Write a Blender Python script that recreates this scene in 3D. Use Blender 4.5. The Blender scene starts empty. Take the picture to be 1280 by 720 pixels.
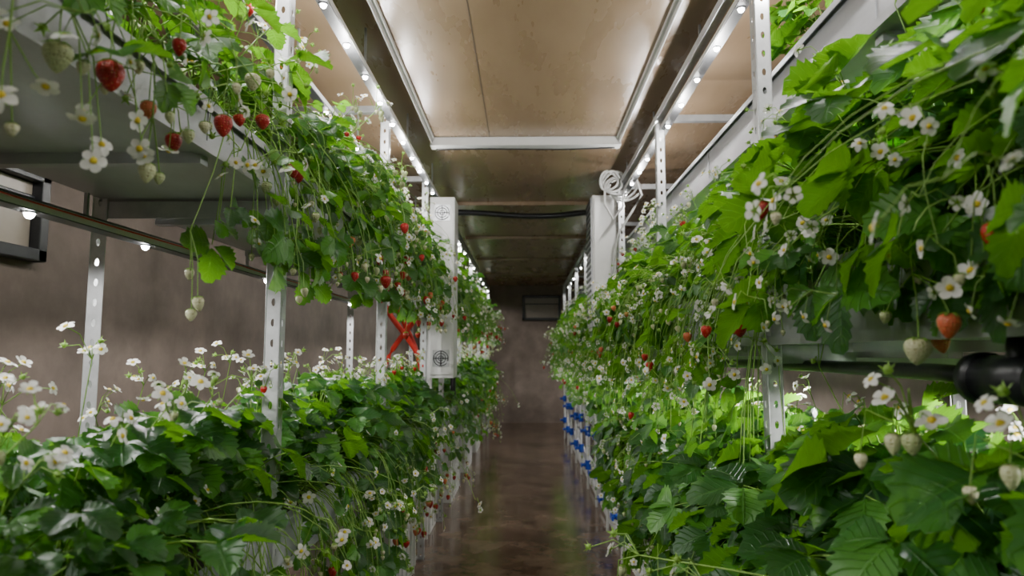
import bpy, math, random
import numpy as np
from mathutils import Vector, Matrix

R = random.Random(7)
SC = bpy.context.scene.collection

# ---------------------------------------------------------------- materials
def new_mat(name):
    m = bpy.data.materials.new(name); m.use_nodes = True
    nt = m.node_tree; nt.nodes.clear()
    out = nt.nodes.new('ShaderNodeOutputMaterial')
    return m, nt, out

def N(nt, typ, **kw):
    n = nt.nodes.new(typ)
    for k, v in kw.items():
        if k in n.inputs.keys(): n.inputs[k].default_value = v
        else: setattr(n, k, v)
    return n

def ramp(nt, fac, stops):
    r = nt.nodes.new('ShaderNodeValToRGB')
    e = r.color_ramp.elements
    while len(e) < len(stops): e.new(0.5)
    for i, (p, c) in enumerate(stops):
        e[i].position = p; e[i].color = (c[0], c[1], c[2], 1)
    nt.links.new(fac, r.inputs[0])
    return r.outputs[0]

def noise_mat(name, c1, c2, scale=5, rough=.5, metal=0.0, bump=.1, detail=6, stretch=(1,1,1), rvar=.0, c3=None, spec=.5):
    m, nt, out = new_mat(name)
    tc = N(nt, 'ShaderNodeTexCoord'); mp = N(nt, 'ShaderNodeMapping'); mp.inputs['Scale'].default_value = stretch
    nt.links.new(tc.outputs['Object'], mp.inputs[0])
    nz = N(nt, 'ShaderNodeTexNoise', Scale=scale, Detail=detail, Roughness=.65)
    nt.links.new(mp.outputs[0], nz.inputs['Vector'])
    st = [(.3, c1), (.7, c2)] if c3 is None else [(.28, c1), (.5, c3), (.72, c2)]
    col = ramp(nt, nz.outputs[0], st)
    b = N(nt, 'ShaderNodeBsdfPrincipled', Roughness=rough, Metallic=metal)
    b.inputs['Specular IOR Level'].default_value = spec
    nt.links.new(col, b.inputs['Base Color'])
    if rvar:
        mr = N(nt, 'ShaderNodeMapRange'); mr.inputs[3].default_value = rough-rvar; mr.inputs[4].default_value = rough+rvar
        mr.inputs[1].default_value = .3; mr.inputs[2].default_value = .7
        nt.links.new(nz.outputs[0], mr.inputs[0]); nt.links.new(mr.outputs[0], b.inputs['Roughness'])
    if bump:
        bp = N(nt, 'ShaderNodeBump', Strength=bump, Distance=.01)
        nt.links.new(nz.outputs[0], bp.inputs['Height']); nt.links.new(bp.outputs[0], b.inputs['Normal'])
    nt.links.new(b.outputs[0], out.inputs[0])
    return m

def leaf_mat(name, dark, mid, light, trans, transfac=.38, rough=.45):
    m, nt, out = new_mat(name)
    L = nt.links.new
    uv = N(nt, 'ShaderNodeTexCoord'); sp = N(nt, 'ShaderNodeSeparateXYZ'); L(uv.outputs['UV'], sp.inputs[0])
    def M(op, a, b=None, c=None):
        n = N(nt, 'ShaderNodeMath', operation=op)
        for i, x in enumerate((a, b, c)):
            if x is None: continue
            if isinstance(x, (int, float)): n.inputs[i].default_value = x
            else: L(x, n.inputs[i])
        return n.outputs[0]
    av = M('ABSOLUTE', M('MULTIPLY_ADD', sp.outputs[1], 2.0, -1.0))
    ph = M('FRACT', M('SUBTRACT', M('MULTIPLY', sp.outputs[0], 7.0), M('MULTIPLY', av, 1.7)))
    d = M('ABSOLUTE', M('SUBTRACT', ph, .5))
    vein = M('SMOOTH_MIN', M('MULTIPLY', M('SUBTRACT', .5, d), 9.0), 1.0, .2)
    mid_ = M('MINIMUM', M('MULTIPLY', av, 12.0), 1.0)
    h = M('MULTIPLY', vein, mid_)
    geo = N(nt, 'ShaderNodeNewGeometry')
    nz = N(nt, 'ShaderNodeTexNoise', Scale=9.0, Detail=2.0)
    tco = uv.outputs['Object']; L(tco, nz.inputs['Vector'])
    f = M('MULTIPLY_ADD', nz.outputs[0], .5, M('MULTIPLY', geo.outputs['Random Per Island'], .62))
    col = ramp(nt, f, [(.28, dark), (.62, mid), (.92, light)])
    mx = N(nt, 'ShaderNodeMix', data_type='RGBA', blend_type='MIX')
    L(M('MULTIPLY', M('SUBTRACT', 1.0, h), .32), mx.inputs[0]); L(col, mx.inputs[6])
    mx.inputs[7].default_value = (light[0]*1.2, light[1]*1.1, light[2]*1.2, 1)
    b = N(nt, 'ShaderNodeBsdfPrincipled', Roughness=rough); L(mx.outputs[2], b.inputs['Base Color'])
    b.inputs['Specular IOR Level'].default_value = .48
    bp = N(nt, 'ShaderNodeBump', Strength=.8, Distance=.0025); L(h, bp.inputs['Height']); L(bp.outputs[0], b.inputs['Normal'])
    t = N(nt, 'ShaderNodeBsdfTranslucent'); t.inputs[0].default_value = (*trans, 1)
    s = N(nt, 'ShaderNodeMixShader'); s.inputs[0].default_value = transfac
    L(b.outputs[0], s.inputs[1]); L(t.outputs[0], s.inputs[2]); L(s.outputs[0], out.inputs[0])
    return m

def simple_trans(name, col, trans, fac, rough=.5):
    m, nt, out = new_mat(name)
    nz = N(nt, 'ShaderNodeTexNoise', Scale=30.0); tc = N(nt, 'ShaderNodeTexCoord'); nt.links.new(tc.outputs['Object'], nz.inputs['Vector'])
    c = ramp(nt, nz.outputs[0], [(.3, [x*.85 for x in col]), (.7, col)])
    b = N(nt, 'ShaderNodeBsdfPrincipled', Roughness=rough); nt.links.new(c, b.inputs['Base Color'])
    t = N(nt, 'ShaderNodeBsdfTranslucent'); t.inputs[0].default_value = (*trans, 1)
    s = N(nt, 'ShaderNodeMixShader'); s.inputs[0].default_value = fac
    nt.links.new(b.outputs[0], s.inputs[1]); nt.links.new(t.outputs[0], s.inputs[2]); nt.links.new(s.outputs[0], out.inputs[0])
    return m

def berry_mat(name, c1, c2, seed):
    m, nt, out = new_mat(name); L = nt.links.new
    tc = N(nt, 'ShaderNodeTexCoord')
    v = N(nt, 'ShaderNodeTexVoronoi', Scale=230.0, Randomness=.35); L(tc.outputs['Object'], v.inputs['Vector'])
    geo = N(nt, 'ShaderNodeNewGeometry')
    base = ramp(nt, geo.outputs['Random Per Island'], [(0, c1), (1, c2)])
    mk = N(nt, 'ShaderNodeMapRange'); mk.inputs[1].default_value = .16; mk.inputs[2].default_value = .26
    L(v.outputs['Distance'], mk.inputs[0])
    mx = N(nt, 'ShaderNodeMix', data_type='RGBA'); L(mk.outputs[0], mx.inputs[0]); mx.inputs[6].default_value = (*seed, 1); L(base, mx.inputs[7])
    b = N(nt, 'ShaderNodeBsdfPrincipled', Roughness=.36); L(mx.outputs[2], b.inputs['Base Color'])
    inv = N(nt, 'ShaderNodeMapRange'); inv.inputs[1].default_value = 0; inv.inputs[2].default_value = .5; inv.inputs[3].default_value = 0; inv.inputs[4].default_value = 1
    L(v.outputs['Distance'], inv.inputs[0])
    bp = N(nt, 'ShaderNodeBump', Strength=.8, Distance=.0018); L(inv.outputs[0], bp.inputs['Height']); L(bp.outputs[0], b.inputs['Normal'])
    L(b.outputs[0], out.inputs[0])
    return m

def emit_mat(name, col, s):
    m, nt, out = new_mat(name)
    e = N(nt, 'ShaderNodeEmission'); e.inputs[0].default_value = (*col, 1); e.inputs[1].default_value = s
    nt.links.new(e.outputs[0], out.inputs[0])
    m.cycles.emission_sampling = 'NONE'
    return m

M_leaf = leaf_mat('strawberry_leaf', (.005, .029, .009), (.017, .088, .015), (.080, .265, .020), (.20, .54, .012), .34, .40)
M_stem = simple_trans('stem_green', (.22, .40, .06), (.28, .55, .04), .2)
M_petal = simple_trans('petal_white', (.82, .81, .79), (.85, .85, .78), .3)
M_center = noise_mat('flower_center', (.55, .38, .01), (.66, .54, .04), 300, .7)
M_red = berry_mat('berry_ripe', (.25, .003, .004), (.46, .011, .006), (.50, .20, .04))
M_turn = berry_mat('berry_turning', (.52, .07, .025), (.60, .20, .08), (.5, .3, .06))
M_white = berry_mat('berry_unripe', (.32, .38, .17), (.58, .56, .37), (.25, .22, .04))
PM = [M_leaf, M_stem, M_petal, M_center, M_red, M_turn, M_white]
LEAF, STEM, PET, CEN, RED, TURN, WHT = range(7)

M_steel = noise_mat('galvanised_steel', (.34, .35, .36), (.50, .51, .52), 14, .42, .5, .03, rvar=.08)
M_post = noise_mat('perforated_steel', (.40, .41, .42), (.55, .56, .57), 20, .42, .4, .02)
M_tray = noise_mat('tray_zinc', (.31, .315, .335), (.48, .49, .515), 6, .45, .2, .04, stretch=(1, .4, 2), rvar=.1)
M_whitep = noise_mat('white_powdercoat', (.56, .56, .55), (.66, .66, .65), 4, .4, 0, .02)
M_soil = noise_mat('substrate', (.015, .012, .009), (.06, .045, .03), 60, .95, 0, .8)
M_black = noise_mat('black_plastic', (.008, .009, .011), (.016, .017, .02), 30, .35, 0, .02)
M_under = noise_mat('rail_underside_dimmed', (.07, .072, .078), (.10, .102, .108), 30, .5, 0, .0)  # rail underside darkened in colour to subdue lamp glow between the diodes
M_blue = noise_mat('blue_plastic', (.01, .04, .30), (.02, .07, .44), 30, .35, 0, .0)
M_redp = noise_mat('red_rubber', (.50, .015, .012), (.62, .04, .02), 30, .45, 0, .0)
M_ceil = noise_mat('ceiling_ply', (.265, .178, .104), (.335, .235, .145), 2.2, .28, 0, .012, detail=4, stretch=(2.5, .7, 1), rvar=.05, c3=(.30, .206, .124))
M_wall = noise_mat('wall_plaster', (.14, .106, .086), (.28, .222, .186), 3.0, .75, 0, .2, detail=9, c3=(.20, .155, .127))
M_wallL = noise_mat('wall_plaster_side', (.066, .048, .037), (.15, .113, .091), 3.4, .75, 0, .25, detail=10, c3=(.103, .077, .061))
M_floor = noise_mat('floor_stained', (.085, .050, .032), (.23, .158, .112), 4.2, .14, 0, .09, detail=8, rvar=.09, c3=(.145, .093, .063))
M_seam = noise_mat('seam_dark', (.10, .07, .05), (.14, .10, .07), 10, .7)
M_glass = noise_mat('vent_panel', (.24, .20, .165), (.32, .28, .23), 3, .3, 0, 0)
M_led = emit_mat('led_emitter', (1, .985, .965), 90)

# ---------------------------------------------------------------- mesh builder
class MB:
    def __init__(s): s.v = []; s.uv = []; s.f = []; s.m = []; s.n = 0
    def add(s, verts, faces, mat, uv=None):
        verts = np.asarray(verts, dtype=float).reshape(-1, 3)
        s.v.append(verts)
        s.uv.append(np.zeros((len(verts), 2)) if uv is None else uv)
        for f in faces: s.f.append([i + s.n for i in f]); s.m.append(mat)
        s.n += len(verts)
    def box(s, x0, x1, y0, y1, z0, z1, mat=0):
        v = [(x, y, z) for z in (z0, z1) for y in (y0, y1) for x in (x0, x1)]
        f = [(0, 2, 3, 1), (4, 5, 7, 6), (0, 1, 5, 4), (2, 6, 7, 3), (0, 4, 6, 2), (1, 3, 7, 5)]
        s.add(v, f, mat)
    def tube(s, pts, r0, r1, mat, sides=4, caps=False):
        pts = [Vector(p) for p in pts]; n = len(pts); vs = []
        for i, p in enumerate(pts):
            t = (pts[min(i+1, n-1)] - pts[max(i-1, 0)])
            if t.length < 1e-9: t = Vector((0, 0, 1))
            t.normalize()
            a = Vector((0, 0, 1)) if abs(t.z) < .9 else Vector((1, 0, 0))
            a = t.cross(a).normalized(); b = t.cross(a)
            r = r0 + (r1 - r0) * i / max(1, n-1)
            for k in range(sides):
                an = 2*math.pi*k/sides
                vs.append(p + a*math.cos(an)*r + b*math.sin(an)*r)
        fs = [(i*sides+k, i*sides+(k+1) % sides, (i+1)*sides+(k+1) % sides, (i+1)*sides+k) for i in range(n-1) for k in range(sides)]
        if caps: fs += [tuple(range(sides))[::-1], tuple((n-1)*sides+k for k in range(sides))]
        s.add([tuple(v) for v in vs], fs, mat)
    def mesh(s, name, mats, smooth=False):
        me = bpy.data.meshes.new(name)
        V = np.concatenate(s.v)
        me.from_pydata(V.tolist(), [], s.f)
        for m in mats: me.materials.append(m)
        me.polygons.foreach_set('material_index', np.array(s.m, dtype=np.int32))
        if smooth: me.polygons.foreach_set('use_smooth', np.ones(len(s.f), dtype=bool))
        uvl = me.uv_layers.new(name='UVMap')
        UV = np.concatenate(s.uv)
        li = np.empty(len(me.loops), dtype=np.int32); me.loops.foreach_get('vertex_index', li)
        uvl.data.foreach_set('uv', UV[li].astype(np.float32).ravel())
        me.update()
        return me

def obj(name, me, parent=None, loc=(0, 0, 0), bevel=0):
    o = bpy.data.objects.new(name, me); SC.objects.link(o); o.location = loc
    if parent: o.parent = parent
    if bevel:
        b = o.modifiers.new('bev', 'BEVEL'); b.width = bevel; b.segments = 2; b.limit_method = 'ANGLE'
    return o
def empty(name, loc=(0, 0, 0)):
    e = bpy.data.objects.new(name, None); SC.objects.link(e); e.location = loc; e.empty_display_size = .1
    return e

# ---------------------------------------------------------------- plant parts
def leaf_template(nu=14, nh=2):
    U = []; V = []; UVs = []
    cols = 2*nh+1
    for i in range(nu+1):
        u = i/nu
        w = (math.sin(math.pi*min(1, max(0, u))**1.12) ** .62) if 0 < u < 1 else 0.0
        w *= .43
        for j in range(cols):
            v = (j-nh)/nh
            x = u + .03*abs(v)
            y = v*w
            if abs(v) == 1 and 0 < i < nu:
                if i % 2: x += .045; y *= 1.13
                else: y *= .90; x -= .01
            U.append(x); V.append(y); UVs.append((u, v*.5+.5))
    F = [(i*cols+j, (i+1)*cols+j, (i+1)*cols+j+1, i*cols+j+1) for i in range(nu) for j in range(2*nh)]
    return np.array(U), np.array(V), np.array(UVs), F
TU, TV, TUV, TF = leaf_template()

def leaflet(mb, o, d, n, L, rg):
    d = Vector(d).normalized(); n = Vector(n); n = (n - d*n.dot(d)).normalized(); s = d.cross(n)
    fold = rg.uniform(.15, .6); dr = rg.uniform(.1, .6); wv = rg.uniform(0, 6.28); wa = rg.uniform(.015, .045)
    wd = rg.uniform(.88, 1.12)
    X = TU*L; Y = TV*L*wd
    Z = L*(fold*np.abs(TV) - dr*TU**2*.6 + wa*np.sin(TU*9+wv+np.sign(TV))*np.abs(TV)*2.4)
    P = np.outer(X, d) + np.outer(Y, s) + np.outer(Z, n) + np.array(o)
    mb.add(P, TF, LEAF, TUV)

def rotv(v, ax, a): return Matrix.Rotation(a, 3, ax) @ v

def leaf(mb, p, d, n, L, rg):
    d = Vector(d).normalized(); n = Vector(n); n = (n - d*n.dot(d))
    if n.length < 1e-4: n = Vector((1, 0, 0))
    n.normalize(); p = Vector(p)
    leaflet(mb, p + d*.006, d, n, L, rg)
    for sg in (-1, 1):
        dd = rotv(d, n, sg*rg.uniform(1.05, 1.35)); nn = rotv(n, d, -sg*rg.uniform(-.1, .4))
        leaflet(mb, p + dd*.004, dd, nn, L*rg.uniform(.85, .97), rg)

def frame(n):
    n = Vector(n).normalized(); a = Vector((0, 0, 1)) if abs(n.z) < .9 else Vector((1, 0, 0))
    a = n.cross(a).normalized(); return n, a, n.cross(a)

def flap(mb, p, out, n, L, W, mat, curl):
    s = out.cross(n)
    rows = [(0, .28, 0), (.3, .8, .08), (.6, 1.0, .13), (.85, .8, .10), (1.0, .35, .04)] if mat == PET else [(0, .5, 0), (.4, .8, .1), (1.0, .05, 0)]
    vs = []
    for (t, w, h) in rows:
        for q in (-1, 0, 1):
            vs.append(p + out*(L*(t + (.05 if (q == 0 and t == 1.0) else 0))) + s*(q*W*w*.5) + n*(L*(curl*t*t + (abs(q)*h))))
    k = len(rows)
    mb.add([tuple(v) for v in vs], [(i*3+j, (i+1)*3+j, (i+1)*3+j+1, i*3+j+1) for i in range(k-1) for j in range(2)], mat)

def dome(mb, p, n, r, h, mat):
    n, a, b = frame(n); vs = []
    for (rr, hh) in ((1, 0), (.8, .6), (.35, .95)):
        for k in range(8):
            an = k*math.pi/4; vs.append(p + a*math.cos(an)*r*rr + b*math.sin(an)*r*rr + n*h*hh)
    f = [(i*8+k, i*8+(k+1) % 8, (i+1)*8+(k+1) % 8, (i+1)*8+k) for i in range(2) for k in range(8)] + [tuple(16+k for k in range(8))]
    mb.add([tuple(v) for v in vs], f, mat)

def flower(mb, p, n, rg, r=.015):
    p = Vector(p); n, a, b = frame(n); off = rg.uniform(0, 6.28); curl = rg.uniform(-.5, .25)
    for k in range(5):
        an = off + k*2*math.pi/5; o = a*math.cos(an) + b*math.sin(an)
        flap(mb, p + o*r*.2 + n*.0008*(k % 2), o, n, r*rg.uniform(.80, 1.0), r*rg.uniform(.84, 1.02), PET, curl+rg.uniform(-.3, .3))
        o2 = a*math.cos(an+.63) + b*math.sin(an+.63)
        flap(mb, p - n*.001, o2, n, r*.85, r*.34, STEM, curl-.1)
    dome(mb, p, n, r*.36, r*.32, CEN)

def berry(mb, p, ax, R_, mat, ln=1.3):
    p = Vector(p); ax, a, b = frame(ax); prof = [(0, .25), (.03, .6), (.14, .9), (.3, 1.0), (.48, .93), (.66, .74), (.82, .5), (.94, .25), (1, .05)]
    L = 2*R_*ln; vs = []; S = 12
    for (t, r) in prof:
        for k in range(S):
            an = 2*math.pi*k/S; vs.append(p + ax*(L*t) + (a*math.cos(an)+b*math.sin(an))*R_*r)
    f = [(i*S+k, i*S+(k+1) % S, (i+1)*S+(k+1) % S, (i+1)*S+k) for i in range(len(prof)-1) for k in range(S)] + [tuple(range(S)), tuple((len(prof)-1)*S+k for k in range(S))]
    mb.add([tuple(v) for v in vs], f, mat)
    for k in range(7):
        an = k*2*math.pi/7; o = a*math.cos(an)+b*math.sin(an)
        flap(mb, p - ax*.001, (o + ax*.12).normalized(), -ax, R_*1.15, R_*.62, STEM, -.18)

def bez(p0, p1, p2, p3, n):
    r = []
    for i in range(n+1):
        t = i/n; r.append(p0*(1-t)**3 + p1*3*t*(1-t)**2 + p2*3*t*t*(1-t) + p3*t**3)
    return r

def truss_end(mb, p, d, rg, fl=.6, k=None, blen=.07):
    p = Vector(p); d = Vector(d).normalized(); k = k or rg.randint(3, 7)
    for i in range(k):
        q = (d*rg.uniform(.3, 1) + Vector((rg.uniform(-.8, .9), rg.uniform(-1, 1), rg.uniform(-.5, .7)))).normalized()
        L = blen*rg.uniform(.35, 1.4); isfl = rg.random() < fl
        if isfl:
            e = p + q*L + Vector((0, 0, -.1*L)); m_ = p + q*L*.5 + Vector((0, 0, .012))
            mb.tube([p, m_, e], .0011, .0009, STEM, 3)
            nn = q + Vector((.6, 0, .35)) + Vector((rg.uniform(-.6, .6), rg.uniform(-1, .9), rg.uniform(-.6, .6)))
            c = rg.random()
            if c < .68: flower(mb, e, nn, rg, rg.uniform(.0088, .0140))
            else:
                dome(mb, e, nn, .005, .008, STEM)
                n2, a, b = frame(nn)
                for z in range(5):
                    o = a*math.cos(z*1.257)+b*math.sin(z*1.257); flap(mb, e, (o+n2*.6).normalized(), n2, .011, .006, STEM, .2)
        else:
            e = p + q*L*.7 + Vector((0, 0, -.6*L)); m_ = p + q*L*.6
            mb.tube([p, m_, e], .0012, .001, STEM, 3)
            c = rg.random()
            mat = RED if c < .14 else (TURN if c < .19 else WHT)
            rr = rg.uniform(.009, .0135) if mat != WHT else rg.uniform(.004, .0095)
            berry(mb, e, (rg.uniform(-.25, .25), rg.uniform(-.25, .25), -1), rr, mat, rg.uniform(1.1, 1.35))

def make_plant(seed, n_up, n_down, t_up, t_down, h, drop, fl_up=.85, fl_down=.45, ls=1.0, kf=None, sprawl=.29, tl=(.8, 1.3), runners=0):
    rg = random.Random(seed); mb = MB(); Z = Vector((0, 0, 1))
    for i in range(n_up):
        phi = rg.gauss(0, 1.3); el = math.radians(rg.uniform(30, 84)); L = h*rg.uniform(.45, 1.12)
        hz = Vector((math.cos(phi), math.sin(phi), 0))
        d = hz*math.cos(el)*.85 + Z*math.sin(el)
        p0 = Vector((rg.uniform(-.025, .025), rg.uniform(-.03, .03), 0))
        p3 = p0 + d*L - Z*(L*.12*math.cos(el)); p1 = p0 + Z*L*.35 + hz*L*.05; p2 = p0 + d*L*.75 + Z*L*.06
        mb.tube(bez(p0, p1, p2, p3, 5), .0020, .0013, STEM, 4)
        ld = hz + Vector((.25, 0, rg.uniform(-.75, .1))) + Vector((0, rg.uniform(-.5, .5), 0))
        n = Z + Vector((.45, 0, 0)) + Vector((rg.uniform(-.6, .6), rg.uniform(-.8, .6), 0))
        leaf(mb, p3, ld, n, ls*rg.uniform(.040, .080), rg)
    for i in range(n_down):
        y = rg.gauss(0, .09); reach = rg.uniform(.15, sprawl-.02); dz = .10 - (drop+.1)*rg.random()**1.35
        p0 = Vector((rg.uniform(-.02, .02), rg.uniform(-.03, .03), 0))
        p3 = Vector((reach, y*1.3, dz)); p1 = Vector((.05, y*.2, .14)); p2 = Vector((max(.16, reach-.02), y*.8, .08+dz*.3))
        mb.tube(bez(p0, p1, p2, p3, 7), .0019, .0012, STEM, 4)
        ld = Vector((rg.uniform(.1, .8), rg.uniform(-.8, .8), rg.uniform(-1, -.1)))
        n = Vector((rg.uniform(.3, 1.0), rg.uniform(-.9, .5), rg.uniform(.2, 1.0)))
        leaf(mb, p3, ld, n, ls*rg.uniform(.036, .072), rg)
    for i in range(t_up):
        phi = rg.gauss(0, 1.1); hz = Vector((math.cos(phi), math.sin(phi), 0)); L = h*rg.uniform(*tl)
        d = hz*rg.uniform(.15, .55) + Z; p0 = Vector((0, 0, 0)); p3 = d.normalized()*L; p1 = Z*L*.4; p2 = p3*.75 + Z*.03
        mb.tube(bez(p0, p1, p2, p3, 6), .0016, .0011, STEM, 4)
        truss_end(mb, p3, d, rg, fl_up, kf, .06)
    for i in range(t_down):
        y = rg.gauss(0, .12); reach = rg.uniform(.17, sprawl+.03); dz = .14 - (drop+.14)*rg.random()**1.2
        p0 = Vector((0, 0, 0)); p3 = Vector((reach, y*1.6, dz)); p1 = Vector((.06, y*.1, .18)); p2 = Vector((max(.17, reach-.01), y*.6, .14+dz*.2))
        pts = bez(p0, p1, p2, p3, 8); mb.tube(pts, .0016, .0011, STEM, 4)
        truss_end(mb, p3, pts[-1]-pts[-2], rg, fl_down if dz < 0 else .85, blen=.075)
    for i in range(runners):
        y = rg.gauss(0, .16); dz = rg.uniform(-drop*.9, .05)
        p3 = Vector((rg.uniform(.24, sprawl+.06), y*1.8, dz)); p1 = Vector((.1, y*.1, .20)); p2 = Vector((.30, y, .16))
        pts = bez(Vector((0, 0, 0)), p1, p2, p3, 9); mb.tube(pts, .0013, .0008, STEM, 3)
        truss_end(mb, p3, pts[-1]-pts[-2], rg, .8, 2, .05)
    return mb.mesh('strawberry_plant_mesh_%d' % seed, PM, smooth=True)

UP = [make_plant(100+i, 32, 12, 3, 2, .31, .32, .97, .5, 1.05, 5, .27, (1.0, 1.3), 2) for i in range(6)]
UF = [make_plant(150+i, 32, 12, 0, 4, .31, .32, .97, .5, 1.05, 5, .29, runners=3) for i in range(3)]
CA = [make_plant(200+i, 24, 22, 4, 6, .34, .46, .90, .76, 1.05, None, .29, runners=3) for i in range(7)]
CL = [make_plant(250+i, 20, 17, 4, 5, .31, .28, .85, .55, 1.0, runners=2) for i in range(5)]
UL = [make_plant(300+i, 24, 3, 4, 3, .28, .10, .85, .7, .95, runners=2) for i in range(4)]
UR = [make_plant(350+i, 27, 8, 3, 4, .36, .10, .88, .85, 1.35, None, .31, runners=4) for i in range(4)]
BK = [make_plant(400+i, 28, 0, 2, 0, .30, .1, .95, .4, 1.05) for i in range(3)]
LO = [make_plant(500+i, 34, 22, 1, 3, .34, .34, .8, .65, 1.25, None, .27) for i in range(4)]

def plant_row(name, meshes, side, x, z, y0, y1, step, sc=(.9, 1.12), skip=0.0):
    e = empty(name, (x, y0, z)); y = y0; i = 0
    while y < y1:
        if R.random() >= skip:
            o = bpy.data.objects.new('plant_%d' % (i+1), R.choice(meshes)); SC.objects.link(o); o.parent = e
            o.location = (R.uniform(-.025, .025), y - y0, R.uniform(-.01, .01))
            yaw = (math.pi if side > 0 else 0) + R.uniform(-.35, .35)
            o.rotation_euler = (0, 0, yaw)
            s = R.uniform(*sc); o.scale = (s, s, s)
            i += 1
        y += step*R.uniform(.85, 1.15)
    return e

# ---------------------------------------------------------------- room
XL, XR, Y0, Y1, H = -1.85, 1.42, -1.6, 12.0, 2.40
def slab(name, *a, mat):
    mb = MB(); mb.box(*a); return obj(name, mb.mesh(name, [mat]))
slab('floor', XL, XR, Y0, Y1, -.1, 0, mat=M_floor)
slab('ceiling', XL, XR, Y0, Y1, H, H+.1, mat=M_ceil)
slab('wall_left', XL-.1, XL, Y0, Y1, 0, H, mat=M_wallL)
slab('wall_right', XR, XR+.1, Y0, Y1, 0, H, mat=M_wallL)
slab('wall_back', XL-.1, XR+.1, Y1, Y1+.1, 0, H, mat=M_wall)
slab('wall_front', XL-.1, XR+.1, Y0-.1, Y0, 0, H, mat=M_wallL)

mb = MB()
for x in (-.52, .52): mb.box(x-.014, x+.014, Y0, 3.68, H-.018, H)
for x in (-.52, .52): mb.box(x-.003, x+.003, Y0, 3.68, H-.04, H-.018)
obj('trim_1', mb.mesh('trim', [M_whitep]), bevel=.002)
mb = MB(); mb.box(-.53, .53, 3.68, 3.74, H-.045, H); mb.box(-.53, .53, 3.67, 3.75, H-.052, H-.045)
obj('trim_2', mb.mesh('trim', [M_whitep]), bevel=.003)
mb = MB()
for y in (5.3, 6.9, 8.5, 10.1): mb.box(-.62, .62, y, y+.05, H-.03, H)
obj('trim_3', mb.mesh('trim', [M_ceil]), bevel=.003)
mb = MB()
for y in (-.4, 1.7): mb.box(-.5, .5, y, y+.004, H-.0015, H)
mb.box(-.2, -.197, Y0, 3.68, H-.0015, H)
obj('trim_4', mb.mesh('trim', [M_seam]))

def window(name, plane, a0, a1, z0, z1, pos):
    mb = MB(); t = .045
    def B(a, b, c, d, p0, p1, m):
        if plane == 'y': mb.box(a, b, pos-p1, pos-p0, c, d, m)
        else: mb.box(pos+p0, pos+p1, a, b, c, d, m)
    B(a0, a1, z0, z0+t, 0, .05, 0); B(a0, a1, z1-t, z1, 0, .05, 0)
    B(a0, a0+t, z0, z1, 0, .05, 0); B(a1-t, a1, z0, z1, 0, .05, 0)
    B(a0+t, a1-t, z0+t, z1-t, 0, .012, 1)
    B(a0+t, a1-t, (z0+z1)/2+.06, (z0+z1)/2+.075, .012, .025, 0)
    obj(name, mb.mesh(name, [M_black, M_glass]), bevel=.004)
window('window_1', 'y', -.06, .62, 1.78, 2.22, Y1)
window('window_2', 'x', 1.0, 2.50, 1.54, 1.88, XL)

# ---------------------------------------------------------------- racks
def post_mesh(h, sx=1):
    mb = MB(); w = .036; cz = .05; n = int(h/cz)
    def cell(o, e1, e2):
        o = np.array(o); e1 = np.array(e1); e2 = np.array(e2)
        outer = [(1, 0), (1, 1), (0, 1), (-1, 1), (-1, 0), (-1, -1), (0, -1), (1, -1)]
        vs = [o + e1*a*w/2 + e2*b*cz/2 for a, b in outer]
        vs += [o + e1*math.cos(k*math.pi/4)*.0055 + e2*math.sin(k*math.pi/4)*.010 for k in range(8)]
        mb.add(vs, [(k, (k+1) % 8, 8+(k+1) % 8, 8+k) for k in range(8)], 0)
    for i in range(n):
        z = (i+.5)*cz
        cell((sx*w/2, 0, z), (1, 0, 0), (0, 0, 1))
        cell((0, w/2, z), (0, 1, 0), (0, 0, 1))
    mb.tube([(sx*w, 0, 0), (sx*w, 0, n*cz)], .0016, .0016, 0, 4)
    mb.tube([(0, 0, 0), (0, 0, n*cz)], .0018, .0018, 0, 4)
    return mb.mesh('perforated_post', [M_post])
PL = post_mesh(2.30, -1); PR = post_mesh(2.30, 1)

def rack(side, ys, tiers, xf=.60, xb=1.08):
    e = empty('metal_shelving_rack', (side*xf, ys[0], 0))
    inv = Vector((-side*xf, -ys[0], 0))
    for i, y in enumerate(ys):
        for j, x in enumerate((xf, xb)):
            o = obj('post_%d_%d' % (i+1, j+1), (PR if side > 0 else PL) if j == 0 else (PL if side > 0 else PR), e)
            o.location = Vector((side*x, y, .0)) + inv
            sm = o.modifiers.new('th', 'SOLIDIFY'); sm.thickness = .002
    mb = MB()
    for y in ys:
        for (xt, z0, z1) in tiers:
            a, b = sorted((side*xf, side*xb))
            mb.box(a, b, y+.004, y+.044, z0-.006, z0-.002); mb.box(a, b, y+.002, y+.005, z0-.045, z0-.002)
        a, b = sorted((side*xf, side*xb)); mb.box(a, b, y+.002, y+.03, 2.26, 2.29)
        a = side*(xf+.0) 
        mb.box(min(a, a+side*.05), max(a, a+side*.05), y-.01, y+.055, 0, .008)
    for x in (xf+.004, xb):
        a, b = sorted((side*x, side*(x+.03))); mb.box(a, b, ys[0], ys[-1], 2.27, 2.30)
    o = obj('crossbars', mb.mesh('crossbars', [M_steel]), e); o.location = inv
    return e

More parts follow.
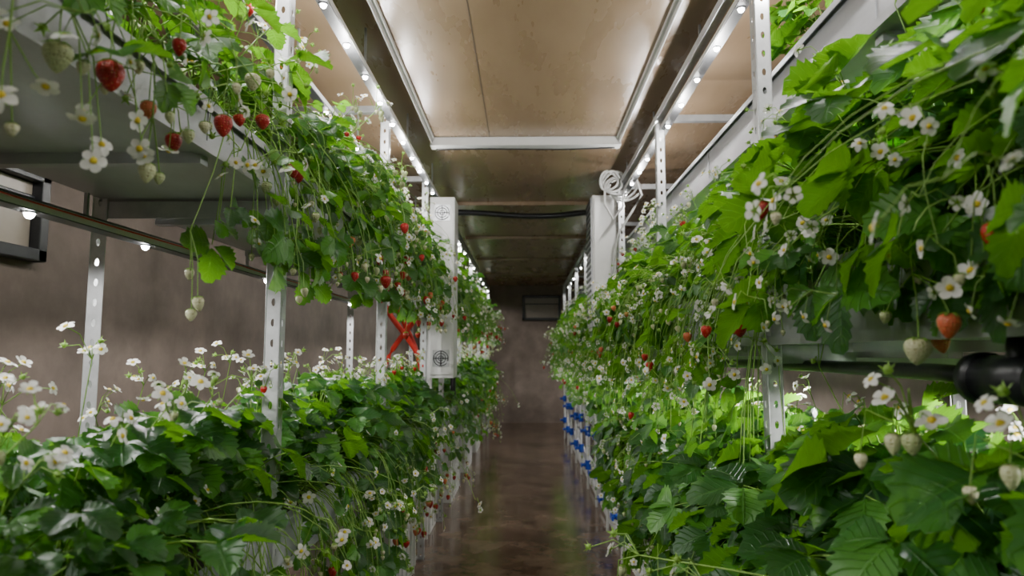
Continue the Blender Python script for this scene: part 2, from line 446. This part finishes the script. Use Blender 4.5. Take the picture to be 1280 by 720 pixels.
def tray(side, xf, xb, z0, z1, y0, y1):
    mb = MB(); s = side
    def B(a, b, *r, m=0): mb.box(min(s*a, s*b), max(s*a, s*b), *r, m)
    B(xf, xf+.003, y0, y1, z0, z1); B(xb-.003, xb, y0, y1, z0, z1)
    B(xf, xb, y0, y1, z0, z0+.003)
    B(xf-.012, xf+.018, y0, y1, z1, z1+.003); B(xf-.012, xf-.009, y0, y1, z1-.014, z1)
    B(xf-.010, xf+.02, y0, y1, z0-.004, z0); B(xf-.010, xf-.007, y0, y1, z0, z0+.016)
    B(xb-.02, xb+.01, y0, y1, z1, z1+.003)
    B(xf, xb, y0, y0+.003, z0, z1); B(xf, xb, y1-.003, y1, z0, z1)
    y = y0+.3
    while y < y1:
        B(xf+.01, xb-.01, y, y+.03, z0-.022, z0); B(xf-.002, xf+.0, y, y+.02, z0+.016, z1-.014)
        y += .62
    B(xf+.004, xb-.004, y0+.004, y1-.004, z0+.004, z1-.02, m=1)
    return obj('growing_tray', mb.mesh('growing_tray', [M_tray, M_soil]))

def led_row(x, z, y0, y1, step, power, yoff=0, r=.010, up=None, every=1, kind='SPOT'):
    e = empty('led_grow_light', (x, y0, z))
    mb = MB()
    L = y1-y0
    mb.box(-.020, .020, 0, L, .002, .020, 1); mb.box(-.018, .018, 0, L, -.001, .002, 2)
    y = .15+yoff; ys = []
    while y < L:
        ys.append(y); y += step
    for y in ys: mb.tube([(0, y, -.004), (0, y, -.001)], .013, .013, 2, 12, True)
    if up:
        for y in np.arange(.3, L, .9): mb.box(-.004, .004, y, y+.008, .020, up-z, 0)
    obj('rail', mb.mesh('led_rail', [M_steel, M_whitep, M_under]), e)
    mbe = MB()
    for y in ys: dome(mbe, Vector((0, y, -.004)), (0, 0, -1), r, .011, 0)
    obj('diodes', mbe.mesh('diodes', [M_led], True), e)
    ld = bpy.data.lights.new('led', kind); ld.energy = power*every; ld.shadow_soft_size = .008; ld.color = (1, .98, .95)
    if kind == 'SPOT': ld.spot_size = math.radians(168); ld.spot_blend = .25
    for i, y in enumerate(ys[::every]):
        o = bpy.data.objects.new('lamp_%d' % (i+1), ld); SC.objects.link(o); o.parent = e
        o.location = (0, y, -.028 if kind == 'SPOT' else -.05)
    return e

YL = [.40, 1.65, 2.90, 4.10]; YL2 = [5.0, 6.3, 7.6, 8.9, 10.2, 11.2]
YR = [.46, 1.71, 3.04, 4.32, 5.6, 6.9, 8.2, 9.5, 10.8]
TL = [(0, 1.58, 1.68), (0, .66, .78)]
TR = [(0, 1.22, 1.385), (0, .55, .66), (0, .12, .2)]
rack(-1, [-.85]+YL, TL); rack(-1, YL2, TL)
rack(1, [-.8]+YR, TR)
for (a, b) in ((-.9, 4.15), (5.0, 11.25)):
    tray(-1, .612, 1.06, 1.585, 1.68, a, b)
    tray(-1, .612, 1.06, .665, .78, a, b)
tray(1, .612, 1.06, 1.225, 1.385, -.85, 10.85)
tray(1, .612, 1.06, .555, .66, -.85, 10.85)
tray(1, .612, 1.06, .13, .20, -.85, 10.85)
tray(1, .70, 1.06, 1.84, 1.98, -.85, 10.85)

P = 5.6
led_row(-1.00, 1.485, -.6, 4.1, .42, P*1.9, .10, up=1.565)
led_row(-.88, 1.50, 5.1, 11.1, .6, P*1.8, up=1.565)
led_row(-.59, 2.22, -.6, 4.6, .26, P*.52, 0, up=2.40, every=2, kind='POINT')
led_row(-.62, 2.22, 4.9, 11.1, .60, P*.75, 0, up=2.40)
led_row(-.84, 2.22, -.6, 11.1, .52, P*1.2, .1, up=2.40)
led_row(.64, 2.22, -.6, 4.6, .26, P*.58, .05, up=2.40, every=2, kind='POINT')
led_row(.66, 2.22, 4.9, 10.8, .60, P*.75, 0, up=2.40)
led_row(.88, 1.80, -.6, 10.8, .50, P*1.9, 0, up=1.84)
led_row(.84, 1.17, -.6, 10.8, .50, P*1.9, .1, up=1.21)
led_row(.84, .50, 1.5, 10.8, 1.0, P*.6, .1, up=.54)

# ---------------------------------------------------------------- plants
plant_row('strawberry_plant_row', UP+UF, -1, -.73, .775, .25, 4.1, .165, (.9, 1.15))
plant_row('strawberry_plant_row', BK, -1, -.94, .775, .2, 4.1, .24)
plant_row('strawberry_plant_row', UL, -1, -.76, 1.675, .45, 1.4, .19)
plant_row('strawberry_plant_row', CL, -1, -.73, 1.675, 1.5, 4.1, .18)
plant_row('strawberry_plant_row', BK, -1, -.94, 1.675, .3, 4.1, .3, (.7, .95))
plant_row('strawberry_plant_row', UP, -1, -.73, .775, 5.15, 11.1, .30, (1.05, 1.25))
plant_row('strawberry_plant_row', CL, -1, -.74, 1.675, 5.15, 11.1, .32, (1.0, 1.2))
plant_row('strawberry_plant_row', UR, 1, .76, 1.38, .55, 1.6, .17, (.92, 1.08))
plant_row('strawberry_plant_row', CA, 1, .73, 1.38, 1.74, 5.0, .18, (.95, 1.15))
plant_row('strawberry_plant_row', CA, 1, .73, 1.38, 5.1, 10.7, .28, (1.0, 1.2))
plant_row('strawberry_plant_row', BK, 1, .94, 1.38, .3, 5.0, .28, (1.0, 1.25))
plant_row('strawberry_plant_row', LO, 1, .75, .655, .40, 1.5, .17, (1.2, 1.38))
plant_row('strawberry_plant_row', LO, 1, .74, .655, 1.6, 4.4, .18, (.95, 1.12))
plant_row('strawberry_plant_row', BK, 1, .75, .655, 4.6, 10.7, .34, (1.0, 1.2))
plant_row('strawberry_plant_row', BK, 1, .94, .655, .3, 5.0, .28, (1.0, 1.2))
plant_row('strawberry_plant_row', UL, 1, .78, .195, 1.6, 4.5, .4, (.55, .75))
plant_row('strawberry_plant_row', BK, 1, .86, 1.97, .9, 2.0, .45, (.7, .9))

mb = MB(); rg = random.Random(55)
def hang(x, y, z, zt, xt, items):
    p0 = Vector((xt, y+rg.uniform(-.04, .04), zt)); sg = -1 if x > 0 else 1
    p1 = Vector((x, y, zt+.06)); p2 = Vector((x+sg*.015, y, (z+zt)/2+.03)); p3 = Vector((x, y, z))
    pts = bez(p0, p1, p2, p3, 9); mb.tube(pts, .0017, .0012, STEM, 5)
    for (dx, dy, dz, kind, r) in items:
        e = p3 + Vector((dx, dy, dz)); m_ = p3 + Vector((dx*.7, dy*.7, dz*.25+.008))
        mb.tube([pts[-2], m_, e], .0012, .001, STEM, 4)
        if kind == 'f': flower(mb, e, (sg*.6+rg.uniform(-1.0, .7), -.8+rg.uniform(-.2, .8), rg.uniform(-.8, .8)), rg, r)
        else: berry(mb, e, (rg.uniform(-.15, .15), rg.uniform(-.15, .15), -1), r*.92, {'r': RED, 't': TURN, 'w': WHT}[kind], rg.uniform(1.0, 1.25))
T1, X1 = 1.685, -.66
hang(-.545, .85, 1.62, T1, X1, [(0, 0, -.04, 'r', .019), (.01, .05, -.10, 'f', .014), (-.0, -.05, -.06, 'w', .009)])
hang(-.55, .76, 1.60, T1, X1, [(0, 0, -.035, 'w', .018), (.02, .02, -.12, 'f', .014), (.0, .09, -.13, 'f', .013), (.01, .06, -.16, 'f', .014)])
hang(-.54, .94, 1.50, T1, X1, [(0, 0, -.03, 'w', .013), (.01, -.04, -.02, 'f', .014), (-.01, .05, -.03, 'w', .009)])
hang(-.55, .68, 1.50, T1, X1, [(0, 0, -.03, 'f', .014), (.01, .05, .0, 'f', .013), (-.01, .03, -.05, 'w', .008)])
hang(-.53, 1.15, 1.66, T1, X1, [(0, 0, -.045, 'r', .0175), (.0, .06, -.02, 'r', .012), (0, -.07, -.08, 'w', .010)])
hang(-.51, 1.22, 1.74, T1, X1, [(0, 0, -.02, 'w', .016), (0, .05, -.08, 'r', .015)])
hang(-.53, 1.36, 1.58, T1, X1, [(0, 0, -.03, 'w', .012), (0, .05, -.05, 'w', .010), (.01, -.05, -.02, 'f', .014)])
hang(-.53, 1.50, 1.66, T1, X1, [(0, 0, -.03, 'r', .016), (0, .05, -.03, 'r', .015), (.01, -.05, -.05, 'w', .010)])
hang(-.51, 1.95, 1.58, T1, X1, [(0, 0, -.04, 't', .017), (0, .1, -.03, 'w', .012)])
hang(-.49, 2.25, 1.56, T1, X1, [(0, 0, -.03, 'r', .017), (0, .08, -.07, 'r', .017), (0, -.05, -.08, 'w', .013)])
hang(-.48, 2.7, 1.62, T1, X1, [(0, 0, -.03, 'r', .018), (0, .08, -.09, 't', .017), (0, -.06, -.1, 'r', .015)])
hang(-.47, 3.2, 1.5, T1, X1, [(0, 0, -.03, 'r', .018), (0, .08, -.09, 'r', .017), (0, .12, .0, 't', .015)])
hang(-.47, 3.7, 1.5, T1, X1, [(0, 0, -.03, 'r', .018), (0, .08, -.12, 'r', .017), (0, .12, .0, 't', .015)])
T2, X2 = 1.39, .66
hang(.53, .93, 1.28, T2, X2, [(0, 0, -.06, 'w', .019), (0, -.07, -.03, 't', .015), (-.01, -.09, .0, 'f', .014), (-.01, .06, -.02, 'w', .009)])
hang(.54, .78, 1.40, T2, X2, [(0, 0, -.05, 'r', .016), (0, .05, -.1, 'f', .014)])
hang(.50, 1.60, 1.34, T2, X2, [(0, 0, -.07, 'r', .018), (0, .05, -.06, 'r', .017), (-.01, -.05, -.03, 'r', .015), (0, .1, -.02, 't', .013)])
hang(.48, 1.9, 1.28, T2, X2, [(0, 0, -.05, 'r', .016), (0, .08, -.08, 'w', .014), (0, -.06, -.02, 'f', .015)])
hang(.45, 2.5, 1.22, T2, X2, [(0, 0, -.05, 'r', .016), (0, .08, -.02, 'r', .015)])
T3 = .785
for (y, z) in ((1.9, .42), (2.4, .38), (2.8, .45), (3.3, .36), (3.7, .4)):
    hang(-.51, y, z+.06, T3, X1, [(0, 0, -.04, 'r', .017), (.02, .06, -.07, 'r', .016), (.0, -.06, -.03, 't', .016), (0, .12, -.02, 'w', .014)])
for (y, z) in ((2.6, .55), (3.1, .42), (3.6, .5), (4.2, .45)):
    hang(.52, y, z+.06, .665, X2, [(0, 0, -.04, 't', .017), (-.02, .06, -.07, 'r', .016), (.0, -.06, -.03, 't', .016)])
obj('hanging_strawberry_trusses', mb.mesh('hanging_strawberry_trusses', PM, True))

# ---------------------------------------------------------------- equipment
def ring(mb, c, r, rt, ax, mat, seg=20):
    pts = []
    for k in range(seg+1):
        a = 2*math.pi*k/seg
        pts.append((c[0]+math.cos(a)*r, c[1], c[2]+math.sin(a)*r) if ax == 'y' else (c[0], c[1]+math.cos(a)*r, c[2]+math.sin(a)*r))
    mb.tube(pts, rt, rt, mat, 6)

mb = MB()
mb.box(-.60, -.445, 4.20, 4.42, 1.05, 2.18, 0)
mb.box(-.592, -.453, 4.194, 4.20, 1.07, 1.40, 0); mb.box(-.592, -.453, 4.194, 4.20, 1.42, 2.16, 0)
for cz in (1.17, 2.08):
    for r in (.045, .03, .015): ring(mb, (-.522, 4.190, cz), r, .003, 'y', 1)
    mb.box(-.57, -.475, 4.189, 4.193, cz-.003, cz+.003, 1); mb.box(-.525, -.519, 4.189, 4.193, cz-.047, cz+.047, 1)
    mb.box(-.573, -.471, 4.191, 4.1945, cz-.052, cz+.052, 2)
mb.box(-.47, -.462, 4.186, 4.195, 1.6, 1.68, 1)
for z in (1.5, 1.55): mb.box(-.57, -.50, 4.190, 4.195, z, z+.012, 1)
obj('electrical_cabinet', mb.mesh('electrical_cabinet', [M_whitep, M_black, M_steel]), bevel=.003)

mb = MB()
mb.box(.44, .60, 4.42, 4.75, 1.35, 2.24, 0)
mb.box(.45, .59, 4.412, 4.42, 1.37, 2.22, 0)
for k in range(21): mb.box(.425, .44, 4.44, 4.73, 1.40+k*.04, 1.42+k*.04, 1)
mb.box(.43, .44, 4.43, 4.74, 1.37, 2.23, 2)
obj('air_conditioner', mb.mesh('air_conditioner', [M_whitep, M_black, M_tray]), bevel=.003)

mb = MB()
for k in range(6):
    c = Vector((.52+.022*k, 4.16+.018*k, 2.27-.006*k)); pts = []
    for i in range(23):
        a = i/22*2*math.pi; pts.append((c.x+math.cos(a)*(.055+.009*k), c.y+.03*math.sin(a*2+k), c.z+math.sin(a)*(.06+.006*(k % 3))))
    mb.tube(pts, .0075, .0075, 0, 6)
mb.tube([(.60, 4.2, 2.32), (.68, 4.1, 2.28), (.71, 4.08, 2.16), (.66, 4.1, 2.08), (.585, 4.25, 1.95), (.56, 4.40, 1.7)], .0075, .0075, 0, 6)
mb.tube([(.50, 4.2, 2.25), (.49, 4.15, 2.12), (.54, 4.12, 2.02), (.60, 4.15, 2.1), (.62, 4.2, 2.25)], .0075, .0075, 0, 6)
obj('white_cable_coil', mb.mesh('white_cable_coil', [M_whitep], True))

mb = MB(); pts = []; n = 60
def hp(t): return Vector((-.55+1.10*t, 5.0 + .03*math.sin(t*5), 2.245+.012*math.sin(t*math.pi*2+.5)-.015*math.sin(t*math.pi)))
mb.tube([hp(i/n) for i in range(n+1)], .019, .019, 0, 8)
for i in range(0, n*2+1):
    p = hp(i/(2*n)); mb.tube([p-Vector((.0028, 0, 0)), p+Vector((.0028, 0, 0))], .024, .024, 0, 10, True)
mb.tube([(-.55, 5.0, 2.24), (-.53, 5.01, 2.0), (-.535, 5.0, 1.5), (-.53, 5.0, .9)], .02, .02, 0, 8)
mb.tube([(.55, 5.0, 2.24), (.58, 5.0, 2.12), (.59, 5.0, 1.9)], .02, .02, 0, 8)
mb.tube([(-.50, 3.72, 2.34), (-.2, 3.72, 2.342), (.2, 3.72, 2.337), (.50, 3.72, 2.345)], .004, .004, 0, 6)
obj('black_corrugated_hose', mb.mesh('black_corrugated_hose', [M_black], True))

mb = MB()
for (xa, xb, y) in ((-.98, -.66, 4.55), (-.66, -.98, 4.60), (-.90, -.70, 4.65)):
    mb.tube(bez(Vector((xa, y, 1.66)), Vector((xa, y, 1.4)), Vector((xb, y, 1.3)), Vector((xb, y, .95)), 12), .018, .018, 0, 8, True)
mb.box(-1.0, -.64, 4.53, 4.67, 1.655, 1.67, 1); mb.box(-1.0, -.64, 4.53, 4.67, .93, .95, 1)
for x in (-1.0, -.66):
    for y in (4.53, 4.65): mb.box(x, x+.02, y, y+.02, 0, 1.66, 1)
obj('red_hose_stand', mb.mesh('red_hose_stand', [M_redp, M_whitep], False))

def tank(x0, x1, y0, y1, h):
    mb = MB(); mb.box(x0, x1, y0, y1, 0, h, 0); mb.box(x0-.012, x1+.012, y0-.012, y1+.012, h, h+.03, 0)
    k = x0+.05
    while k < x1-.03: mb.box(k, k+.02, y0-.008, y0, .03, h-.04, 0); k += .08
    k = y0+.06
    while k < y1-.03:
        mb.box(x0-.008, x0, k, k+.03, .03, h-.04, 0); mb.box(x1, x1+.008, k, k+.03, .03, h-.04, 0); k += .12
    mb.tube([((x0+x1)/2, (y0+y1)/2, h+.03), ((x0+x1)/2, (y0+y1)/2, h+.05)], .05, .05, 1, 16, True)
    obj('nutrient_tank', mb.mesh('nutrient_tank', [M_whitep, M_black]), bevel=.006)
tank(-1.0, -.64, 4.69, 4.95, .45)
tank(-1.0, -.62, 3.2, 3.9, .42)
for y in (5.6, 7.0, 8.4): tank(-1.0, -.60, y, y+.6, .45)

def valve(x, y, z):
    mb = MB()
    mb.tube([(x, y, 0.0), (x, y, 1.2)], .011, .011, 0, 10, True)
    for q in (z, z-.3):
        mb.tube([(x, y, q-.04), (x, y, q+.04)], .026, .026, 1, 12, True)
        mb.tube([(x-.03, y, q), (x-.055, y, q)], .014, .014, 1, 8, True)
        mb.box(x-.065, x-.053, y-.05, y+.05, q-.013, q+.013, 1)
        mb.tube([(x-.035, y, q), (x, y, q)], .018, .018, 1, 8, True)
    obj('irrigation_valve', mb.mesh('irrigation_valve', [M_whitep, M_blue]), bevel=.001)
for i in range(9): valve(.555, 4.05+i*.72, .56 - .05*(i % 2))

def base_box(y0, y1):
    mb = MB(); mb.box(.59, .98, y0, y1, 0.0, .10, 0); mb.box(.582, .59, y0+.02, y1-.02, .02, .08, 0); mb.box(.58, .61, y0, y1, .10, .106, 0)
    obj('water_channel', mb.mesh('water_channel', [M_whitep]), bevel=.003)
for y in (1.8, 3.1, 4.4, 5.7, 7.0, 8.3): base_box(y, y+1.1)

mb = MB()
mb.tube([(.64, .84, 1.165), (.64, .98, 1.165)], .033, .033, 0, 20, True)
mb.tube([(.64, .83, 1.165), (.64, .85, 1.165)], .037, .037, 0, 20, True)
mb.tube([(.64, .96, 1.165), (.64, .98, 1.165)], .037, .037, 0, 20, True)
mb.tube([(.64, .95, 1.165), (.66, 1.1, 1.17), (.70, 1.6, 1.17), (.70, 4.0, 1.16)], .014, .014, 0, 12, True)
mb.tube([(.64, .9, 1.165), (.64, .9, 1.225)], .014, .014, 0, 12, True)
obj('drain_pipe', mb.mesh('drain_pipe', [M_black], True))

mb = MB()
for k, zz in enumerate((1.500, 1.504)):
    mb.tube([(-.976+.004*k, -.5+i*.3, zz+.002*math.sin(i*1.7+k)) for i in range(15)], .0022, .0022, k % 2, 5)
obj('rail_wiring', mb.mesh('rail_wiring', [M_redp, M_black], True))

# ---------------------------------------------------------------- camera, world
w = bpy.data.worlds.new('world'); bpy.context.scene.world = w; w.use_nodes = True
w.node_tree.nodes['Background'].inputs[0].default_value = (.9, .92, 1, 1); w.node_tree.nodes['Background'].inputs[1].default_value = .02
cam = bpy.data.cameras.new('camera'); co = bpy.data.objects.new('camera', cam); SC.objects.link(co)
co.location = (0, 0, 1.2); co.rotation_euler = (math.radians(90+5.5), 0, math.radians(1.15))
cam.lens = 23.9; cam.sensor_width = 36; cam.clip_start = .02
cam.dof.use_dof = True; cam.dof.focus_distance = 2.0; cam.dof.aperture_fstop = 4.0
bpy.context.scene.camera = co
